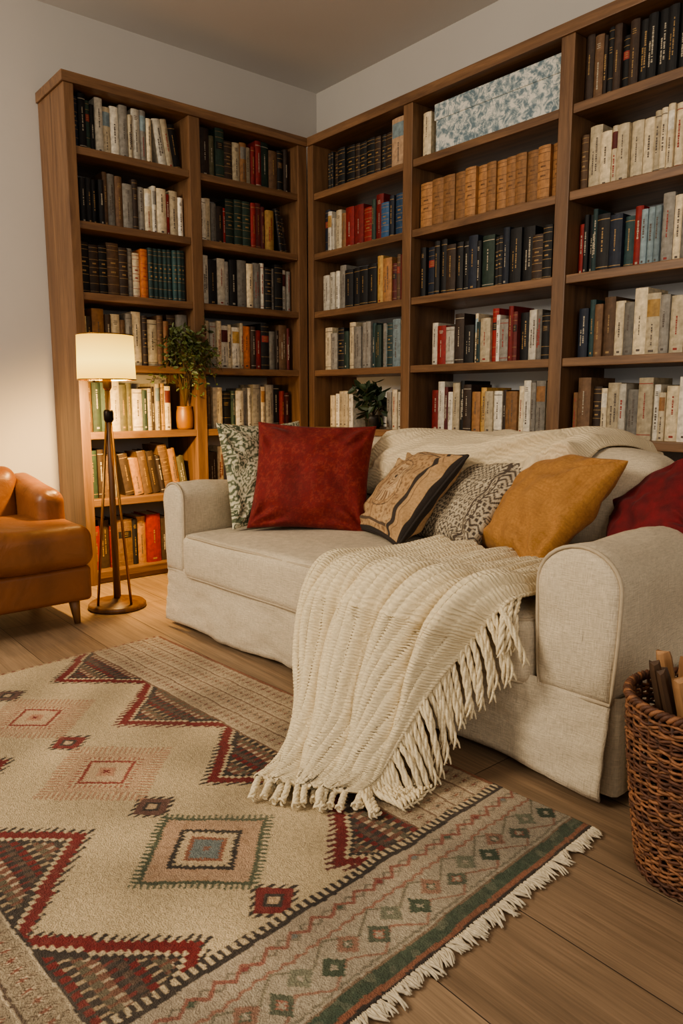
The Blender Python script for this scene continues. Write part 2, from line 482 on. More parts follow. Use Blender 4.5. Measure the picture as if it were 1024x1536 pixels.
row('A',0,'NKGKWCWYCWYCWCK',.195,.25,lean=3)
row('A',1,'KKKKKKBYBYDYCWCRCW',.185,.255,n=17)
row('A',2,'KDKBDYCUEEEEEEEE',.21,.25,style=4,n=16)
row('A',3,'BCDTDCBYCDCBTDYC',.21,.26,n=14)
row('A',4,'BTGGCOOCGCDCZC',.19,.25,0,.82,n=13)
row('A',5,'GDBYDTBDYDBTO',.175,.25,0,.97,lean=8,n=12)
row('A',6,'RGZDRBKTRGDBZ',.20,.26,n=10)
row('B',0,'ODOGDCTCRRGBKD',.195,.25,0,.98,n=14)
row('B',1,'WCYDRGGGRMMZKKD',.185,.25,0,.98,lean=3,n=15)
row('B',2,'YWKWYKYCYWKYKWY',.22,.255,n=15)
row('B',3,'CWCWCWCUDRKYDBM',.21,.25,.03,.97,n=15)
row('B',4,'DBCKGWYWKYCYKRM',.19,.24,0,.97,n=14)
row('B',5,'RDC',.18,.225,0,.22)
row('C',0,'KKDKKDKKDKD',.20,.22,0.02,.78,style=4,setback=.08)
row('C',1,'WWCTRRRGRANAC',.175,.245,n=14)
row('C',2,'WWYKKKKZTMBMB',.19,.25,n=14)
row('C',3,'CYKGCYEGYLELC',.18,.25,n=15)
row('C',4,'CWCW',.175,.215,.08,.36,n=5)
row('D',1,'TTTTTTTTTTTTT',.20,.22,style=4,setback=.04)
row('D',2,'KNKKDKNKGKKNKKDKK',.18,.25,n=18)
row('D',3,'WRWDKCECRWYRMWYKG',.17,.235,.10,1,n=18)
row('D',4,'RWMWCKDTZCWDTCWYC',.17,.24,.10,1,n=18)
row('E',0,'DBDKDKDKKKKKKKKKK',.20,.255,0,.98)
row('E',1,'BCCCCCCCCCCCCKK',.20,.24,0,.96,n=18)
row('E',2,'RKKEKNERLLYCYLCYC',.185,.245,n=18)
row('E',3,'NEBCYCCYCTZCTCC',.18,.245,.04,1,n=16)
row('E',4,'TBDCCWYCWCCWCWC',.17,.24,.03,1,n=15)

def single(bay, sh, code, f, w, h, label, dp=.18, style=0, setback=.055, ry=0):
    side,p0,p1,bn = BAYS[bay]; L=abs(p1-p0); sg=1 if p1>p0 else -1
    o = make_book(code,w,h,dp,style)
    z = SZ[sh] + (w/2*math.sin(abs(ry)) if ry else 0)
    if side=='L': o.location=(p0+sg*L*f,FYL+setback,z); o.rotation_euler=(0,ry,0)
    else: o.location=(FXR+setback,p0+sg*L*f,z); o.rotation_euler=(0,ry,R(-90))
    return tag(o,label,'book')
for i,(cd,f) in enumerate((('Y',.80),('C',.86),('W',.92),('Y',.97))):
    single('C',4,cd,f,.036,.19+.012*(i%2),f"{['dull grey','cream','off-white','pale grey'][i]} book {['beside the small plant','second right of the small plant','third right of the small plant','against the divider right of the small plant'][i]}, fifth shelf")
single('C',0,'P',.885,.10,.235,'wide pinkish tan book at right end of the dark set, top shelf',.03,3,.05)
single('D',0,'C',.045,.05,.205,'cream book standing left of the leaf-patterned storage box',.17,0,.05)

def storage_box():
    r = empty('storage_box', (FXR+.05, 2.15, SZ[0]), R(-90))
    MB().box(-.335,.335,0,.22,0,.165,0,.006).build('box_body', TOILE, r, smooth=False)
    MB().box(-.341,.341,-.006,.226,.150,.222,0,.006).build('lid', TOILE, r, smooth=False)
    tag(r, 'long blue and white leaf-patterned storage box on the top shelf', 'box')
storage_box()

# ------------------------------------------------------------------ plants
def foliage(seedn, nb, length, spread, drop, lf, origin, rise=.12, front=None, per=18, droop=(.5,1.8)):
    rg = random.Random(seedn); lv = MB(); stm = MB()
    for b in range(nb):
        a = rg.uniform(0,2*PI); L = length*rg.uniform(.1,1.1); sp = spread*rg.uniform(.35,1.1)
        d = Vector((math.cos(a),math.sin(a),0))
        if front is not None: d = (d+Vector(front)*.9).normalized()
        P=[]
        dr = drop*rg.uniform(*droop)
        for i in range(8):
            t=i/7
            P.append(Vector(origin)+d*sp*t+Vector((0,0,rise*math.sin(min(1,t*1.6)*PI/2)*rg.uniform(.9,1.1)+L*t*.8-dr*t*t)))
        stm.tube(P,[.0022*(1-.6*i/7) for i in range(8)],5)
        for k in range(per):
            t=.35+.65*k/(per-1); q=catmull(P,t); q+=Vector((rg.uniform(-1,1),rg.uniform(-1,1),rg.uniform(-1,1)))*.012
            e=Vector((rg.uniform(-1,1),rg.uniform(-1,1),rg.uniform(-.7,.8))).normalized()
            s=e.orthogonal().normalized(); s.rotate(Matrix.Rotation(rg.uniform(0,PI),3,e)); nn=e.cross(s)
            l=lf*rg.uniform(.6,1.2); w=l*.24
            p=[q, q+e*l*.35+s*w+nn*l*.05, q+e*l*.75+s*w*.7+nn*l*.03, q+e*l, q+e*l*.75-s*w*.7+nn*l*.03, q+e*l*.35-s*w+nn*l*.05]
            m1=q+e*l*.55-nn*l*.03
            vs=[lv.v(x) for x in p]; c=lv.v(m1)
            for i in range(6): lv.f([vs[i],vs[(i+1)%6],c],0)
    return lv, stm
def potted(name, loc, prof, mat, fol, label, leafm):
    r = empty(name, loc)
    MB().lathe(prof, 28).build('pot', mat, r)
    lv, stm = fol
    lv.build('foliage', leafm, r, smooth=False, recalc=False); stm.build('stems', STEM, r)
    tag(r, label, 'plant')
potted('potted_plant', (1.832,FYL+.055,SZ[4]), [(.033,0),(.041,.01),(.044,.05),(.042,.09),(.037,.11),(.040,.118),(.034,.118),(.031,.1),(.03,.09)], AMBER,
       foliage(3, 78, .30, .185, .17, .030, (0,-.012,.11), .29, (-.05,-.8,0), 18, (.5,1.9)), 'bushy green plant in an amber glazed pot on the shelf beside the lamp', LEAF)
potted('potted_plant', (FXR+.075, 3.334-.683*.60, SZ[4]), [(.03,0),(.04,.01),(.045,.05),(.047,.07),(.042,.07),(.04,.06)], CLAY,
       foliage(8, 17, .30, .15, .16, .06, (0,0,.06), .09, (-.6,0,0), 10), 'small dark green plant between books on the shelf right of the corner', LEAFD)

# ------------------------------------------------------------------ sofa  (local x = along the sofa, y = towards its back)
P0 = Vector((1.30,2.61,0)); SROT = math.atan2(-.998,.064); SL = 1.868
MS = Matrix.Translation(P0) @ Matrix.Rotation(SROT,4,'Z')
AWL, AWR, AH, AOFF = .135, .202, .575, .024
def place_local(o, loc=(0,0,0)):
    o.location = MS @ Vector(loc); o.rotation_euler = (0,0,SROT)

def build_sofa():
    r = empty('sofa'); place_local(r)
    mb = MB()
    mb.rbox(.02,SL-.03,.015,1.02,.05,.24,.02,2,(20,8,3))
    mb.build('base', LINEN, r)
    def arm(flip):
        mb = MB(); w=AWR if flip else AWL; half=w/2
        prof=[]
        zb=.225; zt=AH-half
        for i in range(9): prof.append((-half*(.88+.12*math.sin(PI/2*i/8)), zb+(zt-zb)*i/8))
        for i in range(1,16):
            a=PI-PI*i/16; prof.append((half*math.cos(a)*(1+.04*math.sin(a)), zt+half*math.sin(a)*.94))
        for i in range(9): prof.append((half*(.88+.12*math.sin(PI/2*(8-i)/8)), zt-(zt-zb)*i/8))
        cz=(zb+AH)/2
        rings=[]
        ys=[(-.026,.25),(-.025,.5),(-.0235,.7),(-.020,.86),(-.014,.94),(-.003,.98),(.012,.998),(.03,1.0)]+[(.03+.94*i/24,1.0) for i in range(1,25)]+[(1.0,.97)]
        for (y,s) in ys:
            ring=[]
            for (x,z) in prof:
                p=Vector((x*s, y, cz+(z-cz)*s))
                fade=min(1,max(0,(y-.02)/.1))
                dd=(nz(x*6+flip*3,y*4,z*6)*.016+nz(y*14+z*8,z*10-y*6,flip+5)*.006)*fade
                p.z -= .02*math.sin(PI*min(1,max(0,y)))*(.4 if z>zt else .12)
                p.x += dd*(1 if x>0 else -1)
                if y<.02: p.y += nz(x*9,z*9,flip*5)*.006
                if z>zt: p.z += nz(y*5,x*6,flip*4)*.010*fade
                ring.append(mb.v(p))
            rings.append(ring)
        n=len(prof)
        for i in range(len(rings)-1):
            for k in range(n): mb.f([rings[i][k],rings[i][(k+1)%n],rings[i+1][(k+1)%n],rings[i+1][k]])
        mb.f(rings[0]); mb.f(list(reversed(rings[-1])))
        cx = half if not flip else SL-AOFF-half
        a = mb.build('arm', LINEN, r); a.location=(cx,0,0)
        pp=[(x*.982,-.010,cz+(z-cz)*.982) for (x,z) in prof]
        MB().tube(pp,.0045,8,closed=True).build('piping', PIPE, a)
    arm(0); arm(1)
    def seatfn(p,h):
        u=p.x/h.x; v=p.y/h.y
        if p.z>0: p.z += .022*(1-u*u)*(1-v*v)+nz(p.x*4,p.y*4)*.010
        if p.y<-h.y*.8: p.y += nz(p.x*5,p.z*8,3)*.010
        return p
    sx0,sx1,sy0,sy1,sz0,sz1 = AWL-.002,SL-AOFF-AWR-.004,-.03,.78,.212,.385
    s = MB().rbox(sx0,sx1,sy0,sy1,sz0,sz1,.035,3,(30,14,4),seatfn).build('seat_cushion', LINEN, r)
    q=.035*.3
    for z in (sz1-q, sz0+q):
        x0,x1,y0,y1=sx0+q,sx1-q,sy0+q,sy1-q; c=.03
        loop=[]
        for (cx,cy,a0) in ((x0+c,y0+c,180),(x1-c,y0+c,270),(x1-c,y1-c,0),(x0+c,y1-c,90)):
            for i in range(5):
                a=R(a0+90*i/4); loop.append((cx+c*math.cos(a),cy+c*math.sin(a),z))
        full=[]
        for i in range(len(loop)):
            p=Vector(loop[i]); qn=Vector(loop[(i+1)%len(loop)]); k=max(1,int((qn-p).length/.06))
            for j in range(k):
                w=p.lerp(qn,j/k); 
                if w.y<sy0+.03: w.y+=nz((w.x-(sx0+sx1)/2)*5,(w.z-(sz0+sz1)/2)*8,3)*.010
                full.append(w)
        MB().tube(full,.0048,6,closed=True).build('piping', PIPE, s)
    MB().rbox(.05,SL-.06,.83,1.03,.235,.655,.06,3,(24,3,8),lambda p,h:(setattr(p,'z',p.z+nz(p.x*4,p.y*3,5)*.008) or p)).build('back', LINEN, r)
    bw=(sx1-sx0-.006)/3
    for i in range(3):
        def fn(p,h,i=i):
            u=p.x/h.x; w=p.z/h.z
            k=(1-u*u)*(1-w*w)
            p.y += (-.045*k if p.y<0 else .01*k)
            p.z += .018*(1-u*u)*(1 if p.z>0 else 0)+nz(p.x*6+i*9,p.z*6,p.y*4)*.012
            p.y += (p.z+h.z)*.16
            return p
        MB().rbox(sx0+.004+bw*i,sx0+.002+bw*(i+1),.60,.80,.39,.710,.07,4,(12,4,10),fn).build('back_cushion', LINEN, r)
    def skirt(p,q,n2,seed,fl0,fl1):
        p=Vector((*p,0)); q=Vector((*q,0)); nn=Vector((*n2,0)); L=(q-p).length
        nx=int(L/.010); nzv=14; vs=[]; fs=[]
        for j in range(nzv+1):
            t=j/nzv; z=.245-.222*t
            for i in range(nx+1):
                s=i/nx
                off=.008+.012*t+ .008*t*math.sin(s*L*15+seed)+.020*t*nz(s*L*5+seed*3,t*1.2)
                off+=.018*t*max(0,nz(s*L*10+seed*7,t*.9,4))
                off+=t*(fl0*math.exp(-(s*L/.07)**2)+fl1*math.exp(-((1-s)*L/.07)**2))
                off+=.008*nz(s*L*4+seed,t*6,9)*(1-t)+.006*nz(s*L*9+t*5,t*7-s*L*4,seed)
                off=max(off,.002)
                c=p.lerp(q,s)+nn*off
                vs.append((c.x,c.y,z+.006*math.sin(s*L*9+seed)*t))
        for j in range(nzv):
            for i in range(nx):
                a=j*(nx+1)+i; fs.append((a,a+1,a+nx+2,a+nx+1))
        o=raw('skirt',vs,fs,LINEN,r)
        md=o.modifiers.new('thick','SOLIDIFY'); md.thickness=.005; md.offset=-1
    skirt((.006,.004),(SL-.038,.004),(0,-1),1,.0,.014)
    skirt((SL-.020,.034),(SL-.020,1.02),(1,0),4,.016,.0)
    skirt((.004,1.02),(.004,.004),(-1,0),7,.0,.0)
    vs=[];fs=[]
    path=[(SL-.12,.006),(SL-.055,.002),(SL-.034,.004),(SL-.025,.013),(SL-.022,.04),(SL-.022,.12)]
    for t in (0,.5,1):
        for (x,y) in path: vs.append((x+.008*t,y-.008*t,.243-.222*t))
    n=len(path)
    for j in range(2):
        for i in range(n-1):
            a=j*n+i; fs.append((a,a+1,a+n+1,a+n))
    raw('pleat',vs,fs,LINEN,r)
    for (x,y) in ((.05,.05),(SL-.06,.06),(.05,.96),(SL-.06,.96)):
        MB().lathe([(.02,0),(.026,.055)],14,(x,y,0)).build('foot', FOOT, r)
    tag(r, 'oatmeal linen slipcovered sofa with rounded arms in front of the right bookcase', 'sofa')
build_sofa()

# ------------------------------------------------------------------ pillows
def mixc(a,b,t): return tuple(a[i]+(b[i]-a[i])*t for i in range(3))
def pillow(label, S, T, loc, bd, tilt, colfn, mat, pipe=None, roll=0, seed=0, H=None, N=140):
    H = H or S; vs=[]; cols=[]; fs=[]; ids={}
    def pos(u,v,s):
        x=.5*S*u*(1-.085*(1-v*v)); y=.5*H*v*(1-.085*(1-u*u))+H/2
        k=((1-u*u)*(1-v*v))
        z=s*T/2*(k**.42)*(1+.1*nz(u*2+seed,v*2,s))
        z+=s*.014*nz(u*3+seed*3,v*3,s*4)*min(1,k*5)
        au,av=1-abs(u),1-abs(v); rad=math.hypot(au,av); an=math.atan2(av,au)
        z+=s*.010*math.sin(an*9+seed+3*nz(u*2,v*2,seed))*math.exp(-((rad-.42)/.26)**2)*min(1,k*7)
        return (x,y,z)
    for s in (1,-1):
        for j in range(N+1):
            for i in range(N+1):
                u=math.sin(PI/2*(2*i/N-1)); v=math.sin(PI/2*(2*j/N-1))
                edge = i in (0,N) or j in (0,N)
                if edge and s==-1: ids[(s,i,j)]=ids[(1,i,j)]; continue
                ids[(s,i,j)]=len(vs); vs.append(pos(u,v,s)); cols.append(lin(colfn(u,v,s)))
        for j in range(N):
            for i in range(N):
                q=[ids[(s,i,j)],ids[(s,i+1,j)],ids[(s,i+1,j+1)],ids[(s,i,j+1)]]
                if s<0: q.reverse()
                fs.append(q)
    o=raw('throw_pillow',vs,fs,mat,cols=cols)
    bdv=Vector((bd[0],bd[1],0)).normalized(); rv=Vector((bdv.y,-bdv.x,0)); t=R(tilt)
    up=Vector((0,0,1))*math.cos(t)+bdv*math.sin(t); nn=rv.cross(up)
    Rm=Matrix((rv,up,nn)).transposed().to_4x4() @ Matrix.Translation((0,H/2,0)) @ Matrix.Rotation(R(roll),4,'Z') @ Matrix.Translation((0,-H/2,0))
    o.matrix_world = MS @ Matrix.Translation(Vector(loc)) @ Rm
    if pipe:
        loop=[]
        K=24
        for (fx) in range(4):
            for i in range(K):
                t=math.sin(PI/2*(2*i/K-1))
                u,v=((t,-1),(1,t),(-t,1),(-1,-t))[fx]
                loop.append(pos(u,v,1))
        MB().tube(loop,.0052,6,closed=True).build('piping', pipe, o)
    tag(o,label,'pillow','throw pillows on the sofa')
    return o
def hsh(*a):
    v=math.sin(sum(x*k for x,k in zip(a,(12.9898,78.233,37.719))))*43758.5453
    return v-math.floor(v)
def c_green(u,v,s):
    n=nz(u*5,v*5,2)+.5*nz(u*14,v*14,5); w=math.sin(n*13+u*3)
    c=(202,194,166)
    if w>.35: c=(92,98,74)
    elif w>.05: c=(148,148,120)
    if nz(u*18,v*18,9)>.34: c=(74,82,60)
    return c
def c_red(u,v,s):
    c=(114,26,21); w=abs(((u*1.25+.5)%1)-.5); q=((v*1.1)%1)
    n=nz(w*10,q*8,1)+.5*nz(w*22,q*18,2)
    m=abs(math.sin(n*9))
    if n>-.05 and m>.5: c=mixc(c,(158,86,56),.30)
    if nz(u*40,v*40,3)>.2: c=mixc(c,(90,18,17),.35)
    return mixc(c,(90,18,17),max(0,min(1,nz(u*2,v*2,8)+.05)))
def c_tan(u,v,s):
    base=(176,142,102); base=mixc(base,(194,164,124),max(0,nz(u*2,v*2,3)))
    if max(abs(u),abs(v))>.955: return (50,42,37)
    def fade(c,k=.25): return mixc(c,base,k)
    c=base
    if s>0:
        if .60<u<.68: return fade((44,38,35),.12)
        if .74<u<.765: return fade((100,78,58),.3)
        if u<.58:
            if -.86<v<-.82 or .81<v<.84 or -.86<u<-.83: return fade((70,56,46),.2)
            r=math.hypot((u+.14)/.44,(v+.0)/.60)
            if .94<r<.98: return fade((74,58,46))
            if .82<r<.85: return fade((124,94,66))
            if r<.80:
                c=mixc(c,(204,180,146),.5)
                rr=math.hypot((u+.14),(v-.14)*.9); th=math.atan2(v-.14,u+.14)
                if rr<.045: return fade((50,40,34),.1)
                if .085<rr<.105: return fade((108,80,56))
                if .15<rr<.15+.09*abs(math.sin(4*th)): return fade((118,86,58))
                if .30<rr<.315: return fade((118,86,58))
                if v<-.24 and abs(((u*13)%1)-.5)<.18*(1+v+.6): return fade((104,76,54))
            elif nz(u*15,v*15,6)>.18: c=fade((124,94,66),.3)
    if nz(u*30,v*30,4)>.3: c=mixc(c,(150,118,84),.5)
    return c
def c_grey(u,v,s):
    c=(186,172,147)
    if abs(u-.66)<.022 or abs(u-.80)<.016: return (84,72,62)
    NR=9.5
    r=int((v+1)*NR); f=((v+1)*NR)%1; g=hsh(r,3)
    x=u*8+(g>.5)*.5; fx=x-math.floor(x)
    z=abs(fx-.5)*2
    if g<.62: on = ((f-z*.9)%1)<.46
    elif g<.82: on = (abs(fx-.5)+abs(f-.5)<.46) and not (abs(fx-.5)+abs(f-.5)<.18)
    else: on = .2<f<.8 and ((x*2)%1)<.6
    if on: c=(80,70,61)
    if nz(u*50,v*50,1)>.3: c=mixc(c,(146,132,110),.5)
    return c
def c_ochre(u,v,s):
    c=(170,122,68); n=nz(u*4,v*4,1)+.5*nz(u*11,v*11,4)
    c=mixc(c,(150,104,56),max(0,min(.7,n*1.0)))
    if ((u*24)%1<.3)!=((v*24)%1<.3): c=mixc(c,(140,96,52),.3)
    return c
def c_mar(u,v,s):
    n=nz(u*4,v*4,6)+.5*nz(u*10,v*10,2)
    return mixc((112,22,27),(88,16,22),max(0,min(1,.4+n)))
SZT=.395
pillow('cream and green foliage-print pillow against the left sofa arm',.41,.12,(.255,.33,SZT),(-1,0),13,c_green,PILM,None,0,1)
pillow('large crushed red velvet pillow with faint tan motifs at the left end',.46,.19,(.485,.305,SZT),(-.62,.78),20,c_red,VELV,None,-2,2,.42)
pillow('tan pillow with dark piping and drawn motif, right of red pillow',.385,.14,(.765,.365,SZT+.012),(.387,.92),41,c_tan,PILM,DPIPE,0,3)
pillow('cream pillow with dense dark woven zigzags between tan and ochre pillows',.37,.12,(1.00,.42,SZT+.012),(.37,.93),42,c_grey,PILM,None,0,4)
pillow('plump ochre gold pillow near the right sofa arm',.41,.18,(1.275,.385,SZT+.012),(.47,.88),42,c_ochre,PILM,None,0,5)
pillow('plain deep red velvet pillow tucked into the right sofa corner',.33,.13,(1.595,.47,SZT+.040),(.6,.8),38,c_mar,VELV,None,42,6)

# ------------------------------------------------------------------ blankets
OB = Vector((1.25,-.05,.2))
LR = [(1.01,.36,.417),(.985,.16,.414),(.965,-.035,.406),(1.00,-.12,.31),(1.09,-.215,.205),(1.19,-.29,.11),(1.255,-.385,.04),(1.285,-.475,.022)]
RR = [(1.61,.32,.412),(1.615,.15,.412),(1.60,-.04,.406),(1.535,-.075,.31),(1.495,-.15,.21),(1.475,-.23,.11),(1.465,-.31,.04),(1.465,-.375,.022)]
NRIB=36
def bl_point(u,v,rib=True):
    a=catmull(LR,v); b=catmull(RR,v); p=a.lerp(b,u)
    h=max(0,min(1,(v-.22)/.18))
    nrm=Vector((-.12*h,-.75*h-.05,1-.75*h)).normalized()
    ph=PI*(4.4*u**.95+.22*math.sin(v*4))+.4+1.5*nz(u*1.6,v*1.4,4)
    amp=.032+.062*h*(1-.40*max(0,(v-.8)/.2))
    amp*=.75+.9*abs(nz(u*2.5,v*1.3,11))
    amp*=min(1,.25+u/.12)
    amp*=min(1,.35+(1-u)/.10)
    f=abs(math.sin(ph))**.85
    p=p+nrm*amp*f + nrm*.009*nz(u*7,v*5,2)
    p+=nrm*(.028*h*math.sin(PI*u)*(1-.5*max(0,(v-.75)/.25)))
    p.x+=.016*h*math.cos(ph*2)*min(1,u/.1)*min(1,(1-u)/.1)
    p.x+=.012*nz(v*6,u*2,3)*(1-u)
    if rib: p+=nrm*(.0026*math.cos(2*PI*u*NRIB)+.0009*math.cos(2*PI*v*110+(PI if int(u*NRIB)%2 else 0)))
    p.z=max(p.z,.02)
    return p
def throw_main():
    NU,NV=290,330; vs=[];uv=[];fs=[]
    for j in range(NV+1):
        for i in range(NU+1):
            u=i/NU;v=j/NV; vs.append(bl_point(u,v)-OB); uv.append((u*.72,v*1.15))
    for j in range(NV):
        for i in range(NU):
            a=j*(NU+1)+i; fs.append((a,a+NU+1,a+NU+2,a+1))
    o=raw('throw_blanket',vs,fs,KNIT,uvs=uv); place_local(o,OB)
    md=o.modifiers.new('thick','SOLIDIFY'); md.thickness=.009; md.offset=1
    rg=random.Random(5)
    def tassel(p,d,L,g=.06,floor=.022):
        P=[];d=Vector(d).normalized(); side=d.orthogonal().normalized(); side.rotate(Matrix.Rotation(rg.uniform(0,6),3,d)); c=rg.uniform(-1,1)*.010
        for i in range(17):
            t=i/16; x=Vector(p)+d*L*t*(1-.22*t)+side*c*math.sin(t*PI*1.3)+Vector((0,0,-g*t*t))
            x.z=max(x.z,floor)
            if x.z<.40 and x.y>-.055: x.y=-.055
            P.append(x-OB)
        mb=MB()
        for ph in (0,2*PI/3,4*PI/3):
            Q=[]
            for i in range(17):
                tt=(P[min(i+1,16)]-P[max(i-1,0)]).normalized(); s1=tt.orthogonal().normalized(); s2=tt.cross(s1); a=ph+i*.75
                fl=.0040 if i<13 else .0040+.0012*(i-12)
                Q.append(P[i]+(s1*math.cos(a)+s2*math.sin(a))*fl)
            mb.tube(Q,[.0038]+[.0043]*13+[.0034,.0028,.0016],6)
        mb.build('tassel', FRINGE, o)
    nR=40
    for i in range(nR):
        v=.26+.74*i/(nR-1)
        p=bl_point(.992,v,False)
        h=max(0,min(1,(v-.28)/.12)); low=max(0,min(1,(v-.50)/.3))
        even = i%2
        d=Vector((.44+.34*low+.16*even+rg.uniform(-.06,.06),-.05+.06*even+rg.uniform(-.05,.05),-.25-.85*h+.22*low))
        L=rg.uniform(.125,.15)+.03*low*even
        if v<.31: d=Vector((.25,-.5,-.5)); L=.11
        if v>.93: d=Vector((.75,-.45+rg.uniform(-.2,.2),-.12)); L=.11
        tassel(p,d,L,.055)
    for i in range(18):
        u=i/17; p=bl_point(u,.995,False)
        tassel(p,(.50+rg.uniform(-.25,.25),-.8,-.1),rg.uniform(.055,.075),.02)
    tag(o,'chunky cream knitted throw with tasselled fringe spilling off the seat onto the rug','blanket')
throw_main()

def throw_back():
    prof=[(.570,.52),(.580,.60),(.605,.685),(.660,.738),(.76,.752),(.86,.744),(.96,.712),(1.035,.67),(1.055,.59),(1.058,.50)]
    NU,NV=180,120; vs=[];uv=[];fs=[]; O=Vector((1.0,.8,.75))
    for j in range(NV+1):
        v=j/NV
        for i in range(NU+1):
            u=i/NU
            vv=min(1,max(0,v-.05*(1-v)*math.sin(u*5)-.02*nz(u*6,1,1)*(1-v)))
            y,z=catmull([(a,b,0) for a,b in prof],vv)[:2]
            x=.60+.85*u+.30*(v-.5)*(1-.6*u)
            s_=6.0*v-3.4*u+1.8*nz(u*2.2,v*2.2,7)
            w=abs(math.sin(PI*s_*.5))
            w2=abs(math.sin(PI*(s_*1.1+.35)+1.8*nz(u*4,v*4,3)))
            en=min(1,v/.06)*min(1,(1-v)/.06)
            k=.003+(.036*(1-w)**1.1+.020*(1-w2)**1.2)*en*(.5+1.1*abs(nz(u*3,v*2,3)))*(.6+.7*u)+.005*nz(u*8,v*8,1)
            k+=.016*math.exp(-((u-.93)/.05)**2)*en
            k*=min(1,u/.04+.15)*min(1,(1-u)/.04+.1)
            yy=y+(-k if v<.35 else (k if v>.75 else 0)); zz=z+k*(1 if .15<v<.85 else .3)
            e=max(0,1-(1-u)/.03)
            zz-=.012*e; yy+=(.012*e if v<.3 else 0)
            vs.append(Vector((x,yy,zz))-O); uv.append((u*.9,v*.7))
    for j in range(NV):
        for i in range(NU):
            a=j*(NU+1)+i; fs.append((a,a+1,a+NU+2,a+NU+1))
    o=raw('throw_blanket',vs,fs,KNIT2,uvs=uv); place_local(o,O)
    md=o.modifiers.new('thick','SOLIDIFY'); md.thickness=.006; md.offset=-1
    tag(o,'plain beige throw draped in folds over the sofa back','blanket')
throw_back()

